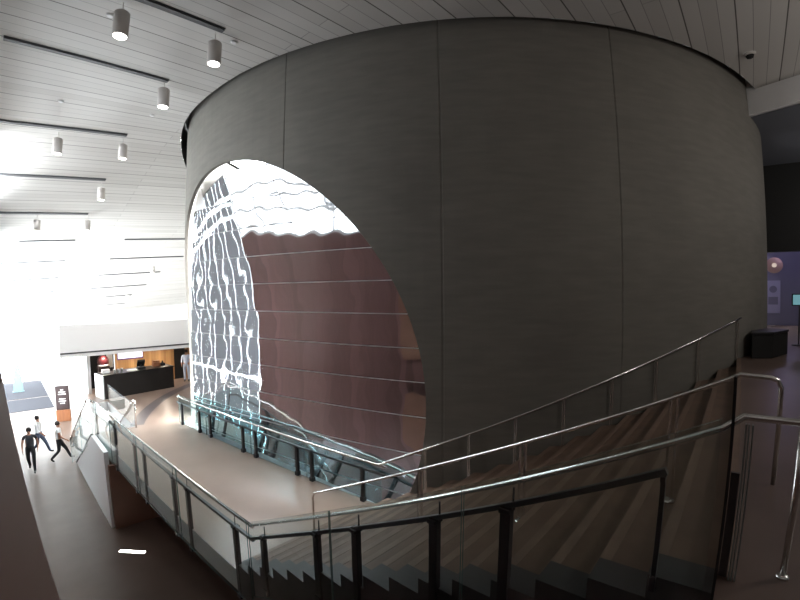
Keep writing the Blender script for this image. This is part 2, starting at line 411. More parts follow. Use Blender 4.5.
# ---- right side: bulkhead, low soffit, header, dim lobby
mb = MB(); mb.prism([(13.55, .4), (10.2, -8), (10.4, -8), (13.75, .4)], CEIL-.66, CEIL+.5); struct(mb, 'wall_bulkhead', 'greywall', 'pale grey bulkhead at the end of the plank ceiling')
mb = MB(); mb.prism([(13.70, .4), (10.35, -8), (10.35, -11), (27, -11), (27, .4)], CEIL-.66, CEIL-.46); struct(mb, 'ceiling_low', 'bluegrey', 'blue grey soffit beyond the bulkhead')
mb = MB(); mb.box(19.0, 19.3, -11, .5, 8.2, CEIL-.64); struct(mb, 'wall_header', 'black', 'black header wall right of the drum')
mb = MB(); mb.box(24.0, 24.2, -11, 4, L2, 9.0); struct(mb, 'wall_lobby', 'lobbywall', 'lilac lit wall of the upper lobby')

# ================================================================== DRUM
bm = bmesh.new()
joints = [math.radians(a) for a in (-27.6, -10.2, 7.2)]
angs = set()
a = -178.0
base = [math.radians(-180+1.5*i) for i in range(240)]
prof = []
for b in base:
    if all(abs(b-j) > math.radians(.5) for j in joints): prof.append((b, CR))
for j in joints:
    d = math.radians(.07)
    prof += [(j-2*d, CR), (j-d*.8, CR-.014), (j+d*.8, CR-.014), (j+2*d, CR)]
prof.sort()
# phi is measured from the photographer's line of sight to the drum axis
AX = math.radians(42.08)
def drum_pt(phi, r):
    # original frame: (C.x + r sin phi, C.y - r cos phi) turned into room axes
    s, c = math.sin(phi), -math.cos(phi)
    u = (.67/.99973, .742/.99973)
    return CX + r*(s*u[0]+c*u[1]), CY + r*(-s*u[1]+c*u[0])
ZB, ZT = 0.0, 13.3
ro = [bm.verts.new((*drum_pt(p, r), ZB)) for p, r in prof]; rt = [bm.verts.new((*drum_pt(p, r), ZT)) for p, r in prof]
ri = [bm.verts.new((*drum_pt(p, CR-.10), ZB)) for p, r in prof]; rit = [bm.verts.new((*drum_pt(p, CR-.10), ZT)) for p, r in prof]
n = len(prof)
for i in range(n):
    j = (i+1) % n
    bm.faces.new([ro[i], ro[j], rt[j], rt[i]]); bm.faces.new([ri[j], ri[i], rit[i], rit[j]])
    bm.faces.new([rt[i], rt[j], rit[j], rit[i]]); bm.faces.new([ro[j], ro[i], ri[i], ri[j]])
bmesh.ops.recalc_face_normals(bm, faces=bm.faces[:])
me = bpy.data.meshes.new('drum_wall'); bm.to_mesh(me); bm.free(); me.materials.append(M['concrete'])
drum = bpy.data.objects.new('concrete_drum', me); COL.objects.link(drum)
HC = (10.45, EYE-2.2); HR = 5.55
mb = MB(); seg = 128
ring = [(HC[0]+HR*math.cos(2*PI*i/seg), HC[1]+HR*math.sin(2*PI*i/seg)) for i in range(seg)]
ra = [mb.bm.verts.new((2.0, y, z)) for y, z in ring]; rb = [mb.bm.verts.new((9.2, y, z)) for y, z in ring]
mb.bm.faces.new(ra); mb.bm.faces.new(rb[::-1])
for i in range(seg): mb.bm.faces.new([ra[i], rb[i], rb[(i+1) % seg], ra[(i+1) % seg]])
cut = mb.build('cutter', 'concrete')
md = drum.modifiers.new('hole', 'BOOLEAN'); md.operation = 'DIFFERENCE'; md.object = cut; md.solver = 'EXACT'
dg = bpy.context.evaluated_depsgraph_get()
nm = bpy.data.meshes.new_from_object(drum.evaluated_get(dg)); drum.modifiers.clear(); drum.data = nm
bpy.data.objects.remove(cut)
tag(drum, 'huge dark grey concrete drum with a round mirrored opening', 'rotunda')

# ---- mirrored wall inside the opening
A, B = Vector((7.75, 4.3)), Vector((5.30, 14.9))
dirv = (B-A).normalized(); nrm = Vector((-dirv.y, dirv.x))
if nrm.x > 0: nrm = -nrm
SAG = .28
def mir(t, z, off=0):                        # concave section: base close to the railing, top close to the rim
    p = A+(B-A)*t + nrm*(SAG*4*t*(1-t))
    f = 0
    if z < 4.9:
        q = (4.9-max(z, 2.0))/2.9; f = .95*max(0, p.x-open_u(p.y)-.16)*q*q
    if z > 6.0:
        q = (z-6.0)/4.1; f = max(0, p.x-wall_u(p.y)-.14)*(.30+.62*t*t)*q*q + .09*(z-6)*max(0, t-.45)/.5
    p = p+nrm*(f+off); return (p.x, p.y, z)
def tmax(z):                                 # where a row meets the inside of the drum
    t = 1.15
    while t > .3:
        p = mir(t, z, .03)
        if math.hypot(p[0]-CX, p[1]-CY) < CR-.13: return t
        t -= .005
    return t
mw = thing('mirror_wall', (6.6, 9.5, L1-1.6), 'polished steel mirror wall of horizontal panels inside the round opening', 'mirror wall')
b = MB(); NT = 40; zl = [L0+.02+.5*i for i in range(21)]
gg = [[b.bm.verts.new(mir(tmax(zz)*i/NT, zz, -.03)) for i in range(NT+1)] for zz in zl]
for j in range(20):
    for i in range(NT): b.bm.faces.new([gg[j][i], gg[j][i+1], gg[j+1][i+1], gg[j+1][i]])
b.build('backing', 'mirrorback', mw)
row = 0; z = 7.09-.77*9
while z < 9.9:
    za, zb = max(z+.009, L0+.05), z+.77-.009
    bmp = MB(); nx, nz = 120, 8; g = []
    ph = [random.uniform(0, 6.28) for _ in range(6)]
    for j in range(nz+1):
        r = []
        for i in range(nx+1):
            q = j/nz; t = i/nx*min(tmax(za), tmax(zb))
            d = .0021*math.sin(PI*q)*(1+.6*math.sin(t*31+ph[0])+.4*math.sin(t*67+ph[1])) + .0016*math.sin(t*90+ph[2]+q*2)*math.sin(PI*q+.4) + .004*math.sin(t*13+ph[3])*(q-.5)
            r.append(bmp.bm.verts.new(mir(t, lerp(za, zb, q), d)))
        g.append(r)
    for j in range(nz):
        for i in range(nx):
            f = bmp.bm.faces.new([g[j][i], g[j][i+1], g[j+1][i+1], g[j+1][i]]); f.smooth = True
    bmp.build('mirror_panel', 'mirror', mw)
    z += .77

# ================================================================== MAIN STAIR
st = thing('staircase', (4.2, 3, L1), 'wide brown stone staircase climbing along the drum to the upper floor', 'staircase')
for i in range(NR-1):                       # i = 0 is the step just below the upper floor
    y0, y1 = RUN*i, RUN*(i+1); zt = L2-RISE*(i+1)
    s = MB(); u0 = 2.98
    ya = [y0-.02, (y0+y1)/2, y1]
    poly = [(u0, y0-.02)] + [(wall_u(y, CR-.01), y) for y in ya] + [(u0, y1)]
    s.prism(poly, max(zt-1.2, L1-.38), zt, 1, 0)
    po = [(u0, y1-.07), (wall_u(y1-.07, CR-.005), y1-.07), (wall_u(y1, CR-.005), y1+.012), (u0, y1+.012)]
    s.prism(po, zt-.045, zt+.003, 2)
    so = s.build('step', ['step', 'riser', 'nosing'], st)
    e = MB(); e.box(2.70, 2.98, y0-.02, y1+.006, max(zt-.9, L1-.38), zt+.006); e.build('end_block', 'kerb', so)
# top riser below upper floor edge
s = MB(); s.prism([(2.70, -.07), (wall_u(-.03, CR-.005), -.07), (wall_u(0, CR-.005), .012), (2.70, .012)], L2-.045, L2+.003, 0); s.build('nosing', 'nosing', st)

# ================================================================== RAILINGS
def panel(mb, p0, p1, z00, z01, z10, z11, th=.014):
    """glass pane between plan points p0,p1; bottom/top heights at each end; material 0 faces, 1 edges"""
    p0, p1 = Vector(p0), Vector(p1); d = (p1-p0).normalized(); n = Vector((-d.y, d.x))*th/2
    v = []
    for s in (-1, 1):
        q = n*s
        v.append([mb.bm.verts.new((p0.x+q.x, p0.y+q.y, z00)), mb.bm.verts.new((p1.x+q.x, p1.y+q.y, z10)), mb.bm.verts.new((p1.x+q.x, p1.y+q.y, z11)), mb.bm.verts.new((p0.x+q.x, p0.y+q.y, z01))])
    f = mb.bm.faces.new(v[0][::-1]); f.material_index = 0
    f = mb.bm.faces.new(v[1]); f.material_index = 0
    for i in range(4):
        f = mb.bm.faces.new([v[0][i], v[0][(i+1) % 4], v[1][(i+1) % 4], v[1][i]]); f.material_index = 1
def flatpost(name, parent, x, y, z0, z1, w=.10, t=.065, mat='dsteel', along=(0, 1)):
    b = MB(); d = Vector((along[0], along[1], 0)).normalized(); n = Vector((-d.y, d.x, 0))
    b.obox((x, y, (z0+z1)/2), d*w/2, n*t/2, (0, 0, (z1-z0)/2))
    b.obox((x, y, z1-.03), d*w*.5, n*(t+.05)/2, (0, 0, .018))
    b.obox((x, y, z0+.06), d*w*.62, n*(t+.04)/2, (0, 0, .05))
    return b.build(name, mat, parent, bevel=.004)

# --- landing guard (over the passage)
gd = thing('glass_guardrail', (2.6, 10, L1), 'long glass guardrail with steel handrail along the landing edge above the passage', 'railing')
RZ = EYE-3.40; BZ = RZ-.22
P = lambda v, off=0: Vector((guard_u(v)+off, v))
r = MB(); r.tube([(*P(5.42), RZ), (*P(15.4), RZ)], .028, 14); r.build('handrail', 'steel', gd)
r = MB(); r.bar((*P(5.42), BZ), (*P(15.4), BZ), .045, .05); r.build('lower_bar', 'dbar', gd)
for v in (5.98, 7.83, 8.55, 10.4, 11.15, 13.0, 15.35):
    o = flatpost('post', gd, P(v).x, v, L1-.47, BZ+.02)
    k = MB(); k.tube([(P(v).x, v, BZ), (P(v).x, v, RZ-.02)], .008, 8); k.build('bracket', 'dsteel', o)
for v0, v1 in ((5.5, 8.18), (8.2, 10.76), (10.78, 13.36), (13.38, 15.4)):
    b = MB(); panel(b, P(v0, -.06), P(v1, -.06), L1-.36, RZ+.07, L1-.36, RZ+.07); b.build('glass_panel', ['glass', 'glassedge'], gd)
# --- stair guard (over the void)
sg = thing('glass_guardrail', (2.72, 2.8, L1), 'sloping glass guardrail with dark posts down the open side of the wide stairs', 'railing')
SU = 2.70
def gz(v): return EYE-.73-.486*v
r = MB(); r.tube([(SU, 5.42, gz(5.42)+.0), (SU, .05, gz(.05)), (SU+.03, -.05, EYE-.685), (SU+.04, -3.6, EYE-.685)], .021, 14); r.build('handrail', 'steel', sg)
r = MB(); r.bar((SU, 5.42, gz(5.42)-.21), (SU, .33, gz(.33)-.17), .045, .04); r.build('lower_bar', 'dbar', sg)
for v in (5.05, 3.77, 3.08, 2.06, 1.385):
    o = flatpost('post', sg, SU, v, stair_z(v)-.32, gz(v)-.18, w=.085)
    k = MB(); k.tube([(SU, v-.05, gz(v)-.2), (SU, v-.05, gz(v)-.02)], .008, 8); k.build('bracket', 'dsteel', o)
o = flatpost('post', sg, SU, .345, stair_z(.345)-.1, gz(.345)-.18, w=.03, t=.03)
for v0, v1 in ((5.36, 3.45), (3.43, 1.75), (1.73, .06)):
    b = MB(); panel(b, (SU-.06, v0), (SU-.06, v1), stair_z(v0)-.34, gz(v0)+.07, stair_z(v1)-.34, gz(v1)+.07); b.build('glass_panel', ['glass', 'glassedge'], sg)
b = MB(); b.tube([(2.79, -.335, L2), (2.76, -.335, EYE-.69)], .018, 12); b.lathe([(.036, 0), (.036, .012), (.02, .02)], (2.79, -.335, L2), 20); b.build('end_post', 'steel', sg)
# --- short guard at the head of the void, running back toward the camera
hg = thing('glass_guardrail', (1.9, 0, L2), 'glass guard end with black steel post at the head of the stairs beside the camera', 'railing')
b = MB(); b.box(2.60, 2.66, -.004, .012, L2-.75, EYE-.45); b.build('post', 'dsteel', hg)
b = MB(); b.box(2.645, 2.665, -.050, -.006, L2-.75, EYE-.98); b.build('end_plate', 'dframe', hg)
for v in (-.060, -.074, -.092):
    b = MB(); b.box(2.62, 2.66, v-.004, v+.004, L2-.3, EYE-.70); b.build('glass_panel', 'paneledge', hg)
# --- middle handrail of the stair
mr = thing('stair_handrail', (4.2, 3, L1), 'steel handrail standing free in the middle of the wide stairs', 'handrail')
def mz(v): return EYE-.72-.477*v
r = MB(); pts = [(4.2, 5.93, L1+.02), (4.2, 5.93, mz(5.93)-.08), (4.2, 5.91, mz(5.93)-.03), (4.2, 5.86, mz(5.86))] + [(4.2, v, mz(v)) for v in (4, 2, .05)] + [(4.2, -.03, EYE-.70), (4.2, -.26, EYE-.71), (4.2, -.31, EYE-.73), (4.2, -.335, EYE-.79), (4.2, -.335, L2+.0)]
r.tube(pts, .020, 14); r.build('rail', 'steel', mr)
for v in (3.46, 1.98, .49):
    b = MB()
    zb = L2-RISE*(int(v/RUN)+1)
    for dv in (-.03, .03): b.bar((4.2, v+dv, zb), (4.2, v+dv, mz(v+dv)-.02), .022, .03, side=(0, 1, 0))
    b.lathe([(.065, 0), (.065, .012), (.04, .02)], (4.2, v, zb), 20); b.build('post', 'steel', mr)
# --- railing before the mirrors, continuing up the drum wall
og = thing('glass_guardrail', (5.4, 10, L1), 'glass guardrail with paired dark posts in front of the mirror wall', 'railing')
OZ = L1+.93
OP = lambda v, off=0: Vector((open_u(v)+off, v))
r = MB(); r.tube([(*OP(14.95), OZ), (*OP(5.72), OZ)], .026, 14); r.build('handrail', 'steel', og)
r = MB(); r.bar((*OP(14.95), OZ-.18), (*OP(5.72), OZ-.18), .04, .04); r.build('lower_bar', 'dbar', og)
for v in (14.6, 13.36, 12.67, 10.83, 10.22, 8.48, 7.95, 6.35):
    flatpost('post', og, OP(v).x, v, L1, OZ-.16, w=.085, along=(-.0988, 1))
for v0, v1 in ((14.95, 13.03), (13.0, 10.55), (10.52, 8.23), (8.2, 5.9)):
    b = MB(); panel(b, OP(v0, .05), OP(v1, .05), L1-.3, OZ+.05, L1-.3, OZ+.05); b.build('glass_panel', ['tealglass', 'glassedge'], og)
wr = thing('wall_handrail', (7, 2.5, L1), 'steel handrail on slim posts climbing along the concrete drum wall', 'handrail')
def wz(v): return EYE-.66-.477*v
vs = [5.66-.24*i for i in range(24)]
pts = [(wall_u(v)-.11, v, wz(v)) for v in vs if v > 0.0]
pts = [(open_u(5.72), 5.72, OZ)] + pts + [(wall_u(-.03)-.14, -.05, EYE-.64)]
r = MB(); r.tube(pts, .024, 12); r.build('rail', 'steel', wr)
for v in (4.85, 4.16, 3.47, 2.78, 2.09, 1.43, .75, .02):
    zb = L2-RISE*(int(v/RUN)+1) if v > .05 else L2
    b = MB(); x = wall_u(v)-.11
    for dv in (-.018, .018): b.bar((x, v+dv, zb), (x, v+dv, wz(v+dv)-.01), .014, .03, side=(0, 1, 0))
    b.build('post', 'steel', wr)

# --- stair down to the entrance floor
ds = thing('staircase', (2.95, 17, L0), 'narrow flight going down from the landing to the entrance floor', 'staircase')
ND = 14; rd = (L1-L0)/ND; td = 4.1/(ND-1)
for i in range(ND-1):
    y0 = 15.45+td*i; zt = L1-rd*(i+1)
    b = MB(); b.box(2.36, 3.60, y0, y0+td+.01, max(zt-.5, 0), zt); b.build('step', 'step', ds)
b = MB()
pr = [(13.46, L0+.004), (20.0, L0+.004), (19.7, .12), (15.4, L1-.02), (13.46, L1-.02)]
for x in (2.24, 2.34):
    pass
va = [b.bm.verts.new((2.22-.045*(y-13.4)*0, y, z)) for y, z in pr]; vb = [b.bm.verts.new((2.35, y, z)) for y, z in pr]
b.bm.faces.new(va); b.bm.faces.new(vb[::-1])
for i in range(5): b.bm.faces.new([va[i], vb[i], vb[(i+1) % 5], va[(i+1) % 5]])
b.build('stringer', 'whitegloss', ds)
dg_ = thing('glass_guardrail', (2.3, 17.5, L0), 'glass guard sloping down beside the narrow flight to the entrance', 'railing')
b = MB(); panel(b, (2.28, 15.42), (2.16, 17.4), L1-.05, RZ+.1, L1-1.2, RZ-.95); b.build('glass_panel', ['glass', 'glassedge'], dg_)
b = MB(); panel(b, (2.16, 17.42), (2.04, 19.7), L1-1.22, RZ-.97, L0+.1, L0+1.12); b.build('glass_panel', ['glass', 'glassedge'], dg_)
b = MB(); b.tube([(2.42, 15.4, RZ), (2.25, 16.0, RZ), (2.05, 19.7, L0+1.08)], .028, 12); b.build('handrail', 'steel', dg_)
b = MB(); b.bar((2.25, 15.5, L1-.02), (2.2, 19.7, L0+.1), .06, .05); b.build('base_channel', 'dsteel', dg_)
dr = thing('stair_handrail', (3.6, 17, L0), 'pale steel handrail at the top of the narrow flight by the counter', 'handrail')
b = MB(); b.tube([(3.62, 15.28, L1), (3.62, 15.28, L1+.82), (3.62, 15.32, L1+.89), (3.62, 15.40, L1+.92), (3.62, 15.5, L1+.88), (3.62, 19.5, L0+.95), (3.62, 19.5, L0)], .026, 12); b.build('rail', 'steel', dr)
b = MB(); panel(b, (3.66, 15.5), (3.66, 19.85), L1-.1, L1+.75, L1-.1, L1+.75); b.build('glass_panel', ['glass', 'glassedge'], dr)

# ================================================================== CEILING FITTINGS
def slot(x0, x1, y, label):
    o = thing('ceiling_slot', ((x0+x1)/2, y, ceil_z((x0+x1)/2, y)), label, 'air slot', 'dark linear slots in the ceiling')
    n = 8; sl = (ceil_z(1, y+.1)-ceil_z(1, y-.1))/.2; t = Vector((0, 1, sl)).normalized(); nn = Vector((0, -t.z, t.y))
    for nm, w, d, mt in (('frame', .20, .012, 'dbar'), ('throat', .13, .03, 'slot')):
        b = MB()
        for i in range(n):
            xa, xb = lerp(x0, x1, i/n), lerp(x0, x1, (i+1)/n)
            pa, pb = Vector((xa, y, ceil_z(xa, y))), Vector((xb, y, ceil_z(xb, y)))
            c = (pa+pb)/2 - nn*d*.2
            b.obox(c, (pb-pa)/2, t*w/2, nn*d)
        b.build(nm, mt, o)
ordn = ['first', 'second', 'third', 'fourth', 'fifth', 'sixth', 'seventh', 'eighth', 'ninth', 'tenth', 'eleventh']
SL = [(-.1, 3.35, 7.7), (-.25, 3.22, 10.55), (-.3, 3.3, 14.8), (-.3, 3.35, 18.2), (-.3, 3.26, 21.45), (.7, 3.2, 24.8), (-.2, 3.1, 28.1), (-.2, 3.1, 31.4), (-.2, 3.1, 34.6), (-.2, 3.1, 37.6), (-.2, 3.1, 39.9)]
for i, (a, b_, y) in enumerate(SL):
    slot(a, b_, y, 'dark slot in the left column of ceiling slots, %s from the top of the photo' % ordn[i])
SR = [(5.6, 8.95, 24.8), (5.5, 10, 28.1), (5.45, 9.5, 31.4), (5.45, 9.4, 34.6), (5.45, 9.0, 37.4), (5.45, 9.0, 39.8)]
for i, (a, b_, y) in enumerate(SR):
    slot(a, b_, y, 'thin slot on the white ceiling left of the drum, %s down in the right column' % ordn[i])
def make_pendant(loc):
    o = bpy.data.objects.new('pendant_light', None); COL.objects.link(o); o.location = loc
    b = MB(); b.lathe([(.130, .0), (.138, .0), (.138, .45), (.12, .47), (.03, .48)], loc, 24); b.build('shade', 'pendant', o)
    b = MB(); b.lathe([(.118, -.004), (.118, .006)], loc, 24); b.build('lens', 'lens', o)
    b = MB(); b.tube([(loc[0], loc[1], loc[2]+.47), (loc[0], loc[1], loc[2]+.72)], .009, 6); b.build('stem', 'pendant', o)
    return o
PN = [((119, 25), 'pendant lamp at the top left of the photo, below the first ceiling slot'),
      ((213, 54), 'lit pendant lamp closest to the upper left curve of the drum'),
      ((163, 98), 'pale pendant lamp left of the drum under the end of the second ceiling slot'),
      ((57, 146), 'left of the two pendant lamps under the third ceiling slot'),
      ((122, 152), 'right of the two pendant lamps under the third ceiling slot'),
      ((101, 194), 'pendant lamp on its own under the right end of the fourth ceiling slot'),
      ((37, 226), 'left pendant lamp of the small pair under the fifth ceiling slot'),
      ((87, 226), 'right pendant lamp of the small pair under the fifth ceiling slot'),
      ((26, 276), 'white pendant lamp low at the far left near the glare'),
      ((153, 270), 'far pendant lamp just left of the drum edge between thin slots'),
      ((127, 298), 'tiny far pendant lamp midway down the white slatted slope'),
      ((21, 307), 'tiny pendant lamp lowest at the far left'),
      ((107, 320), 'tiny pendant lamp lowest of all, above the cafe wall')]
PP = [(1.53, 8.0), (3.28, 7.9), (3.16, 10.61), (1.35, 15.1), (3.26, 15.06), (3.26, 18.47), (1.28, 21.65), (3.26, 21.63), (1.2, 29.3), (8.4, 29.35), (8.5, 36.6), (1.2, 36.9), (8.3, 40.9)]
pend0 = None
for i, ((px, lab), (x, y)) in enumerate(zip(PN, PP)):
    loc = Vector((x, y, ceil_z(x, y)-.68))
    if pend0 is None: o = pend0 = make_pendant(loc)
    else: o = copy_tree(pend0, loc)
    tag(o, lab, 'pendant lamp', 'white cylinder pendants hung from the plank ceiling')
for x, y, lab in ((1.42, 8.55, 'small white sensor in the ceiling at the top edge beside the first slot'), (3.71, 7.95, 'small white sensor in the ceiling near the drum curve'), (1.17, 13.14, 'small white sensor in the ceiling between the second and third slots'), (3.58, 13.03, 'small white sensor in the ceiling just left of the drum')):
    z = ceil_z(x, y); b = MB(); b.lathe([(.05, -.035), (.07, -.01), (.07, .01)], (x, y, z), 20)
    tag(b.build('ceiling_sensor', 'whitegloss'), lab, 'sensor', 'round white ceiling sensors')
cam_d = thing('dome_camera', (11.04, -.52, CEIL), 'small black dome camera on the ceiling above the right end of the drum', 'security camera')
cx, cy = 11.04, -.52
cam_d.location = (cx, cy, CEIL)
b = MB(); b.lathe([(.12, -.05), (.13, 0)], (cx, cy, CEIL), 24); b.build('base', 'pendant', cam_d)
b = MB(); b.lathe([(.03, -.12), (.07, -.10), (.09, -.05)], (cx, cy, CEIL), 24); b.build('dome', 'black', cam_d)

# ================================================================== CAFE
CF = 22.9
mb = MB(); mb.box(2.07, 10.0, 21.5, 24.3, EYE-2.66, EYE-1.25); struct(mb, 'wall_cafe_fascia', 'fascia', 'white fascia over the cafe counter')
mb = MB(); mb.box(2.07, 10.0, 21.47, 21.5, EYE-2.50, EYE-2.44); struct(mb, 'trim_3', 'dframe')
mb = MB(); mb.box(4.62, 7.55, CF, CF+.1, L1, EYE-2.66); struct(mb, 'wall_cafe', 'cafewood', 'warm wooden slat wall behind the counter')
mb = MB(); mb.box(8.15, 10.0, CF, CF+.1, L1, EYE-2.66); struct(mb, 'wall_cafe_end', 'cafewood')
mb = MB(); mb.box(7.55, 8.15, CF+.05, CF+.1, L1, EYE-2.66); struct(mb, 'door_2', 'black', 'dark doorway right of the wooden wall')
mb = MB(); mb.box(3.35, 4.62, CF+.3, CF+.4, L1, EYE-2.66); struct(mb, 'wall_cafe_recess', 'black')
mb = MB(); mb.box(3.20, 3.35, 22.0, CF+.4, L1, EYE-2.66); struct(mb, 'trim_4', 'whitegloss')
ct = thing('counter', (5.2, 20.9, L1), 'long black cafe counter with a pale left end', 'counter')
c0, c1 = Vector((3.56, 20.35)), Vector((6.85, 20.95)); dv = (c1-c0).normalized(); nv = Vector((-dv.y, dv.x))
def quad(a, b, d): return [tuple(a), tuple(b), tuple(b+nv*d), tuple(a+nv*d)]
b = MB(); b.prism(quad(c0+dv*.05, c1, .9), L1, L1+1.0); b.build('body', 'counter', ct)
b = MB(); b.prism(quad(c0, c0+dv*.05, .95), L1, L1+1.02); b.build('end_panel', 'counterside', ct)
b = MB(); b.prism([tuple(c0-nv*.03), tuple(c1-nv*.03+dv*.03), tuple(c1+nv*.95+dv*.03), tuple(c0+nv*.95)], L1+1.0, L1+1.05); b.build('worktop', 'counter', ct)
CT = L1+1.05
def oncounter(t, d): p = c0+dv*t+nv*d; return p.x, p.y
x, y = oncounter(.35, .55); b = MB(); b.box(x-.16, x+.16, y-.12, y+.12, CT, CT+.16); tag(b.build('carton', 'whitegloss', bevel=.01), 'white carton at the left end of the cafe counter', 'box')
for i, (t, d) in enumerate(((.62, .25), (.78, .2), (.98, .3))):
    x, y = oncounter(t, d); b = MB(); b.lathe([(.04, 0), (.055, .16), (.058, .165)], (x, y, CT), 16)
    tag(b.build('paper_cup', 'whitegloss'), ['white paper cup on the counter, left of three', 'white paper cup on the counter, middle of three', 'white paper cup on the counter, right of three'][i], 'cup', 'paper cups on the cafe counter')
x, y = oncounter(1.95, .45); o = thing('cash_register', (x, y, CT), 'black till with a screen standing mid counter before the wooden wall', 'till')
b = MB(); b.box(x-.17, x+.17, y-.17, y+.17, CT, CT+.09); b.build('drawer', 'dsteel', o, .01)
b = MB(); b.obox((x, y+.02, CT+.26), (.17, 0, 0), (0, .03, .03), (0, -.1, .13)); b.build('screen', 'black', o)
b = MB(); b.box(x-.03, x+.03, y, y+.06, CT+.09, CT+.2); b.build('stand', 'dsteel', o)
x, y = oncounter(1.45, .35); b = MB(); b.box(x-.2, x+.2, y-.12, y+.12, CT, CT+.03); tag(b.build('tray', 'whitegloss'), 'flat white tray lying on the counter left of the till', 'tray')
x, y = oncounter(2.72, .5); b = MB(); b.box(x-.16, x+.16, y-.14, y+.14, CT, CT+.2); b.box(x-.16, x+.16, y-.10, y+.14, CT+.2, CT+.28); tag(b.build('bread_bin', 'kioskwood', bevel=.015), 'brown wooden box on the right half of the counter', 'box')
x, y = oncounter(3.05, .5); b = MB(); b.box(x-.1, x+.1, y-.1, y+.1, CT, CT+.13); b.lathe([(.05, .13), (.03, .22), (.02, .24)], (x, y, CT), 14); tag(b.build('grinder', 'black'), 'small black grinder near the right end of the counter', 'grinder')
# red machine and bright panel behind the counter
o = thing('coffee_machine', (4.0, 22.5, L1), 'dark red machine with a white tray in the dark recess behind the counter', 'coffee machine')
b = MB(); b.box(3.75, 4.25, 22.3, 22.8, L1, L1+1.15); b.build('base', 'kioskdark', o, .02)
b = MB(); b.lathe([(.22, 0), (.26, .12), (.26, .3), (.2, .42), (.06, .5)], (4.0, 22.55, L1+1.15), 24); b.build('body', 'red', o)
b = MB(); b.lathe([(.2, 0), (.24, .03), (.24, .07), (.1, .09)], (4.0, 22.5, L1+1.14), 24); b.build('drip_tray', 'whitegloss', o)
b = MB(); b.box(4.28, 4.56, CF+.25, CF+.30, L1+.95, EYE-2.55); tag(b.build('menu_board', 'print'), 'tall pale board in the recess left of the wooden wall', 'board')
tv = thing('menu_screen', (5.2, CF-.05, EYE-3.0), 'wide white menu screen high on the wooden wall', 'screen')
b = MB(); b.box(4.72, 5.95, CF-.06, CF-.002, EYE-3.14, EYE-2.70); b.build('bezel', 'purple', tv)
b = MB(); b.box(4.75, 5.92, CF-.066, CF-.06, EYE-3.08, EYE-2.73); b.build('display', 'screen', tv)

# ================================================================== PASSAGE THINGS
b = MB(); b.bar((2.10, 12.05, L0+.004), (2.62, 11.55, L0+.004), .10, .012); tag(b.build('floor_strip', 'lens'), 'short bright white strip on the passage floor before the white stair panel', 'light')  # thin emissive white strip lying on the passage floor
ko = thing('info_kiosk', (2.62, 27.2, L0), 'dark kiosk with white print and an orange wooden base by the entrance mats', 'kiosk')
kx, ky = 2.62, 27.2; d = Vector((-.25, -.97, 0)).normalized(); w = Vector((-d.y, d.x, 0))
b = MB(); b.obox((kx, ky, .32), w*.36, d*.16, (0, 0, .32)); b.build('base', 'kioskwood', ko, .01)
b = MB(); b.obox((kx, ky, 1.30), w*.34, d*.10, (0, 0, .66)); b.build('panel', 'kioskdark', ko, .01)
for nm, rows_ in (('heading_print', ((1.74, .07), (1.62, .17), (1.50, .19))), ('text_print', ((1.24, .16), (1.12, .18), (1.00, .12)))):
    b = MB()
    for zz, ww in rows_: b.obox(Vector((kx, ky, zz))+d*.103, w*ww, d*.004, (0, 0, .022))
    b.build(nm, 'print', ko)
for (y0, y1, lab) in ((30.9, 34.6, 'dark grey entrance mat nearest the kiosk'), (34.8, 41.6, 'dark grey entrance mat right inside the glass doors')):
    b = MB(); b.box(-.25, 2.5, y0, y1, L0+.002, L0+.018); tag(b.build('floor_mat', 'mat', bevel=.005), lab, 'mat', 'grey entrance mats')
tb = thing('banner_stand', (.75, 37.5, L0), 'pale teal tapering stand on the far mat by the glass doors', 'stand')
b = MB(); b.prism([(.38, 37.42), (1.12, 37.42), (1.12, 37.58), (.38, 37.58)], .02, .08); b.build('foot', 'teal', tb)
b = MB()
va = [b.bm.verts.new(p) for p in ((.42, 37.45, .08), (1.08, 37.45, .08), (.92, 37.45, 1.95), (.58, 37.45, 1.95))]; vb = [b.bm.verts.new((v.co.x, 37.55, v.co.z)) for v in va]
b.bm.faces.new(va); b.bm.faces.new(vb[::-1])
for i in range(4): b.bm.faces.new([va[i], vb[i], vb[(i+1) % 4], va[(i+1) % 4]])
b.build('board', 'teal', tb)

# ================================================================== UPPER RIGHT THINGS
bx = thing('bench_box', (12.3, -.55, L2), 'low black box seat at the head of the stairs against the drum', 'bench')
b = MB(); b.prism([(11.95, -.30), (12.5, -.30), (13.5, -.70), (13.2, -1.15), (12.2, -.75)], L2, L2+.56); b.build('body', 'black', bx, .015)
b = MB(); b.prism([(11.93, -.29), (12.5, -.28), (13.52, -.69), (13.22, -1.17), (12.18, -.77)], L2+.56, L2+.62); b.build('lid', 'dsteel', bx, .01)
em = thing('wall_emblem', (23.9, -1.50, 7.95), 'round copper emblem glowing on the lilac lobby wall', 'emblem')
def disc(mbq, x, y, z, r, t, ri=0, seg=32, mi=0):
    out = [(x, y+r*math.cos(2*PI*k/seg), z+r*math.sin(2*PI*k/seg)) for k in range(seg)]
    va = [mbq.bm.verts.new(p) for p in out]; vb = [mbq.bm.verts.new((x-t, p[1], p[2])) for p in out]
    mbq.bm.faces.new(va); mbq.bm.faces.new(vb[::-1])
    for k in range(seg): mbq.bm.faces.new([va[k], vb[k], vb[(k+1) % seg], va[(k+1) % seg]])
b = MB(); disc(b, 24.0, -1.50, 7.95, .36, .05); b.build('disc', 'emblem', em)
b = MB(); disc(b, 23.95, -1.50, 7.95, .10, .02); b.build('centre', 'emblemlit', em)
po = thing('wall_poster', (23.95, -1.0, 6.6), 'tall lilac poster under the round emblem', 'poster')
b = MB(); b.box(23.96, 23.998, -1.75, -.5, 5.75, 7.25); b.build('sheet', 'poster', po)
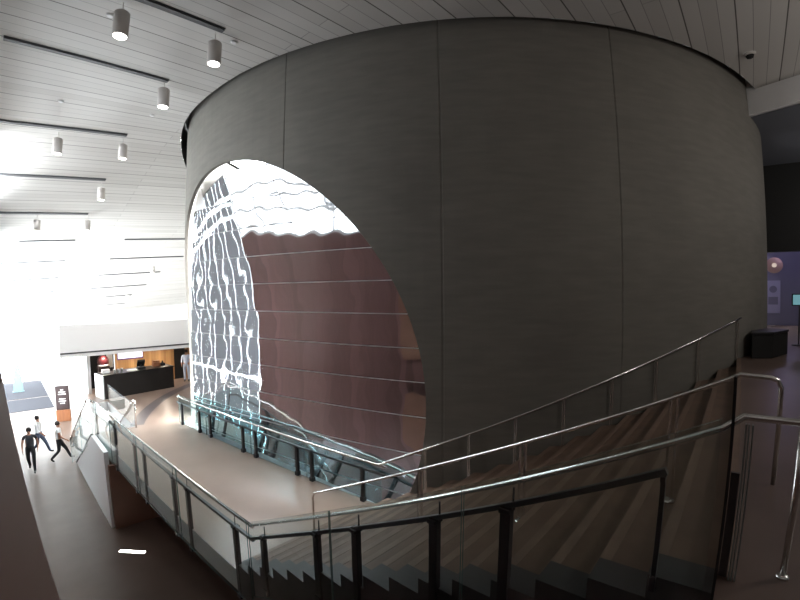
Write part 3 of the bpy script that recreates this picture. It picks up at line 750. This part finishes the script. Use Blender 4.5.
b = MB(); disc(b, 23.96, -1.45, 6.85, .16, .008); b.build('roundel', 'lobbywall', po); b = MB(); b.box(23.95, 23.96, -1.65, -1.25, 6.15, 6.5); b.build('print', 'lobbywall', po)
sgn = thing('sign_stand', (15.4, -1.62, L2), 'thin black floor stand holding a small teal screen at the right edge', 'sign')
b = MB(); b.lathe([(.18, 0), (.18, .02), (.03, .03)], (15.4, -1.62, L2), 24); b.build('base', 'dsteel', sgn)
b = MB(); b.tube([(15.4, -1.62, L2+.02), (15.4, -1.62, L2+1.2)], .02, 10); b.build('pole', 'dsteel', sgn)
b = MB(); b.box(15.36, 15.40, -1.86, -1.42, L2+1.15, L2+1.50); b.build('case', 'black', sgn)
b = MB(); b.box(15.352, 15.36, -1.83, -1.45, L2+1.18, L2+1.47); b.build('display', 'tealscreen', sgn)

# ================================================================== PEOPLE
def person(loc, rz, joints, shirt, trousers, label, short=True, h=1.75):
    root = thing('person', loc, label, 'person')
    root.rotation_euler = (0, 0, rz)
    me = bpy.data.meshes.new('body'); o = bpy.data.objects.new('body', me); COL.objects.link(o)
    V, Eg, Rd, Kd = [], [], [], []
    def add(p, r, par=None, kd='shirt'):
        V.append(p); Rd.append(r); Kd.append(kd)
        if par is not None: Eg.append((par, len(V)-1))
        return len(V)-1
    J = joints
    pel = add((0, 0, .95), (.155, .115), None, 'trousers')
    wst = add((0, .0, 1.08), (.16, .12), pel, 'shirt')
    chs = add((0, .01, 1.30), (.19, .13), wst, 'shirt')
    sh = add((0, 0, 1.43), (.11, .085), chs, 'shirt')
    nk = add((0, .0, 1.50), (.055, .055), sh, 'skin')
    hd = add((0, .015, 1.60), (.078, .092), nk, 'skin')
    tp = add((0, .005, 1.69), (.07, .085), hd, 'skin')
    for s, nm in ((-1, 'l'), (1, 'r')):
        hp = add((s*.10, 0, .90), (.108, .112), pel, 'trousers')
        kn = add(J['knee_'+nm], (.072, .076), hp, 'trousers')
        an = add(J['ankle_'+nm], (.055, .06), kn, 'trousers')
        a = Vector(J['ankle_'+nm]); f = Vector(J.get('foot_'+nm, (0, .17, -.05)))
        add(tuple(a+f*.5+Vector((0, 0, -.02))), (.045, .04), an, 'shoe'); add(tuple(a+f), (.042, .03), len(V)-1, 'shoe')
        so = add((s*.20, 0, 1.41), (.07, .072), sh, 'shirt')
        el = add(J['elbow_'+nm], (.043, .045), so, 'skin' if short else 'shirt')
        w = Vector(J['wrist_'+nm]); wi = add(tuple(w), (.028, .030), el, 'skin')
        d = (w-Vector(J['elbow_'+nm])).normalized(); pm = add(tuple(w+d*.07), (.018, .036), wi, 'skin')
        sd = Vector((0, 1, 0)); sd = (sd-d*sd.dot(d)).normalized()
        for q, ln in ((-.028, .06), (-.01, .075), (.009, .08), (.027, .07)):
            p1 = w+d*.085+sd*q; add(tuple(p1+d*ln*.5), (.009, .009), pm, 'skin'); add(tuple(p1+d*ln+Vector((-s*.012, 0, 0))), (.008, .008), len(V)-1, 'skin')
        add(tuple(w+d*.05+sd*.05), (.010, .010), wi, 'skin')
    me.from_pydata(V, Eg, [])
    md = o.modifiers.new('skin', 'SKIN'); md.use_smooth_shade = True
    for i, sv in enumerate(me.skin_vertices[0].data): sv.radius = Rd[i]; sv.use_root = (i == 0)
    ss_ = o.modifiers.new('sub', 'SUBSURF'); ss_.levels = 1; ss_.render_levels = 1
    dg = bpy.context.evaluated_depsgraph_get(); nm_ = bpy.data.meshes.new_from_object(o.evaluated_get(dg))
    o.modifiers.clear(); o.data = nm_; nm_.materials.clear()
    names = ['skin', shirt, trousers, 'shoe']; idx = {'skin': 0, 'shirt': 1, 'trousers': 2, 'shoe': 3}
    for m in names: nm_.materials.append(M[m])
    segs = [(Vector(V[a]), Vector(V[b]), Kd[a], Kd[b]) for a, b in Eg]
    for p in nm_.polygons:
        c = p.center; best = None
        for a, b, ka, kb in segs:
            ab = b-a; t = max(0, min(1, (c-a).dot(ab)/max(ab.length_squared, 1e-9))); dd = (c-a-ab*t).length
            if best is None or dd < best[0]: best = (dd, kb if t > .45 else ka)
        p.material_index = idx[best[1]]; p.use_smooth = True
    o.parent = root
    s = h/1.775
    b = MB(); b.lathe([(.088, 1.60), (.102, 1.66), (.092, 1.72), (.06, 1.765), (.01, 1.78)], (0, -.012, 0), 18)
    hr = MB.build.__get__(b)('hair', 'hair'); hr.parent = root
    for ex in (-.032, .032):
        b = MB(); b.lathe([(.004, -.012), (.012, 0), (.004, .012)], (ex, .098, 1.63), 8); ey = b.build('eye', 'black'); ey.parent = root
    b = MB(); b.lathe([(.016, 1.575), (.014, 1.59), (.006, 1.63)], (0, .108, 0), 8); ns = b.build('nose', 'skin'); ns.parent = root
    root.scale = (s, s, s)
    return root
walk = dict(knee_l=(-.11, .20, .52), ankle_l=(-.11, .27, .10), knee_r=(.11, .02, .50), ankle_r=(.11, -.30, .17), foot_r=(0, .14, -.10),
            elbow_l=(-.27, -.12, 1.14), wrist_l=(-.26, -.04, .90), elbow_r=(.27, .06, 1.13), wrist_r=(.25, .24, .94))
walk2 = dict(knee_l=(-.10, .24, .53), ankle_l=(-.10, .40, .12), foot_l=(0, .17, .0), knee_r=(.10, -.02, .49), ankle_r=(.10, -.36, .16), foot_r=(0, .13, -.11),
             elbow_l=(-.26, -.14, 1.15), wrist_l=(-.25, -.12, .89), elbow_r=(.26, .10, 1.13), wrist_r=(.24, .30, .98))
stand = dict(knee_l=(-.10, .03, .50), ankle_l=(-.11, .0, .09), knee_r=(.10, .03, .50), ankle_r=(.11, .0, .09),
             elbow_l=(-.26, -.02, 1.13), wrist_l=(-.22, .14, .92), elbow_r=(.26, -.02, 1.13), wrist_r=(.22, .16, .95))
person((.62, 20.0, L0), math.radians(172), walk, 'charcoalcloth', 'blackcloth', 'man in black shirt and trousers walking toward the camera below', True, 1.76)
person((1.05, 22.0, L0), math.radians(-120), walk2, 'whitecloth', 'jeans', 'man in white shirt and blue jeans walking behind the man in black', False, 1.72)
person((1.70, 20.5, L0), math.radians(-100), walk2, 'whitecloth', 'blackcloth', 'man in white shirt and dark trousers striding beside the glass stair guard', True, 1.72)
person((7.86, 21.95, L1), math.radians(150), stand, 'bluecloth', 'bluecloth', 'person in pale blue standing by the dark cafe doorway at the drum edge', False, 1.65)

# ================================================================== LIGHT
w = bpy.data.worlds.new('sky'); S.world = w; w.use_nodes = True
nt = w.node_tree; nt.nodes.clear()
bg = nt.nodes.new('ShaderNodeBackground'); bg.inputs[0].default_value = (.93, .97, 1.0, 1); bg.inputs[1].default_value = 30.0
wo = nt.nodes.new('ShaderNodeOutputWorld'); nt.links.new(bg.outputs[0], wo.inputs[0])
def portal(name, c, rot, sx, sy):
    l = bpy.data.lights.new(name, 'AREA'); l.shape = 'RECTANGLE'; l.size = sx; l.size_y = sy; l.cycles.is_portal = True
    o = bpy.data.objects.new(name, l); COL.objects.link(o); o.location = c; o.rotation_euler = rot
# window portals face into the room (area lights shine along -Z)
portal('portal_clerestory', (WL-.3, (8.4+VM)/2, 8.75), (0, -PI/2, 0), 2.9, VM-8.4)
portal('portal_side', (WL-.3, (VM+42)/2, 3.0), (0, -PI/2, 0), 11.0, 42-VM)
portal('portal_end', (4, 42.3, 2.5), (-PI/2, 0, 0), 9, 5.4)
for i, (x, y) in enumerate(((7, -4.5), (12, -4.5), (17, -4.5))):  # added point lights out of view, ambient fill for the upper right side
    l = bpy.data.lights.new('upper_fill_light', 'POINT'); l.energy = (185, 90, 60)[i]; l.color = (1, .94, .88); l.shadow_soft_size = .3
    o = bpy.data.objects.new('upper_fill_light', l); COL.objects.link(o); o.location = (x, y, CEIL-2.2)
l = bpy.data.lights.new('fascia_fill_spot', 'SPOT'); l.energy = 1500; l.color = (1, .97, .94); l.spot_size = math.radians(75); l.spot_blend = .6; l.shadow_soft_size = .15  # added spot that brightens the cafe fascia, no fixture behind it
o = bpy.data.objects.new('fascia_fill_spot', l); COL.objects.link(o); o.location = (4.6, 15.6, 10.7)
o.rotation_euler = (Vector((5.2, 21.5, 5.0))-o.location).to_track_quat('-Z', 'Y').to_euler()
for i, x in enumerate((4.0, 5.4, 6.8)):  # added warm fill under the soffit to lighten wood wall and counter
    l = bpy.data.lights.new('cafe_fill_light', 'AREA'); l.shape = 'DISK'; l.size = .3; l.energy = 26; l.color = (1, .88, .72)
    o = bpy.data.objects.new('cafe_fill_light', l); COL.objects.link(o); o.location = (x, 22.1, EYE-2.70)
l = bpy.data.lights.new('lobby_lamp', 'POINT'); l.energy = 22; l.color = (.62, .55, 1); l.shadow_soft_size = .3
o = bpy.data.objects.new('lobby_lamp', l); COL.objects.link(o); o.location = (22, -2.0, 8.6)

# ================================================================== CAMERA
P_, R_ = math.radians(-1), math.radians(-.5)
up = Vector((math.sin(R_)*math.cos(P_), math.sin(P_), math.cos(R_)*math.cos(P_)))
fw = (Vector((0, 1, 0))-up*up.y).normalized(); rt_ = fw.cross(up)
Mw = Matrix((rt_, fw, up))                      # camera axes -> sight frame (rows)
uu = Vector((.67, .742, 0)).normalized(); vv = Vector((-uu.y, uu.x, 0))
def room(d):                                    # camera-frame vector -> room axes
    q = Vector((rt_.x*d[0]+fw.x*d[1]+up.x*d[2], rt_.y*d[0]+fw.y*d[1]+up.y*d[2], rt_.z*d[0]+fw.z*d[1]+up.z*d[2]))
    return q
def toroom(d):
    q = Vector((Vector(d).dot(rt_), Vector(d).dot(fw), Vector(d).dot(up)))
    return Vector((q.dot(uu), q.dot(vv), q.z))
cx_, cy_, cz_ = toroom((1, 0, 0)), toroom((0, 0, 1)), toroom((0, -1, 0))
cd = bpy.data.cameras.new('camera'); cam = bpy.data.objects.new('camera', cd); COL.objects.link(cam)
cam.matrix_world = Matrix(((cx_.x, cy_.x, cz_.x, 0), (cx_.y, cy_.y, cz_.y, 0), (cx_.z, cy_.z, cz_.z, EYE), (0, 0, 0, 1)))
cd.type = 'PANO'; cd.sensor_width = 36; cd.sensor_fit = 'HORIZONTAL'; cd.clip_end = 300
FX, KK = 420*36/800, .7
# lens curve r = F tan(k theta)/k  ->  theta(r) as a quartic
import numpy as np
rr = np.linspace(0, 500*36/800, 200); th = np.arctan(rr*KK/FX)/KK
A_ = np.stack([rr, rr**2, rr**3, rr**4], 1); co = np.linalg.lstsq(A_, th, rcond=None)[0]
cd.panorama_type = 'FISHEYE_LENS_POLYNOMIAL'
cd.fisheye_fov = math.radians(200)
cd.fisheye_polynomial_k0 = 0
cd.fisheye_polynomial_k1, cd.fisheye_polynomial_k2, cd.fisheye_polynomial_k3, cd.fisheye_polynomial_k4 = [-float(c) for c in co]
S.camera = cam
S.view_settings.view_transform = 'Standard'; S.view_settings.look = 'None'; S.view_settings.exposure = 0; S.view_settings.gamma = 1; S.view_settings.use_curve_mapping = False
S.cycles.max_bounces = 10; S.cycles.diffuse_bounces = 5; S.cycles.glossy_bounces = 5; S.cycles.transparent_max_bounces = 16
S.cycles.sample_clamp_indirect = 8; S.cycles.use_denoising = True
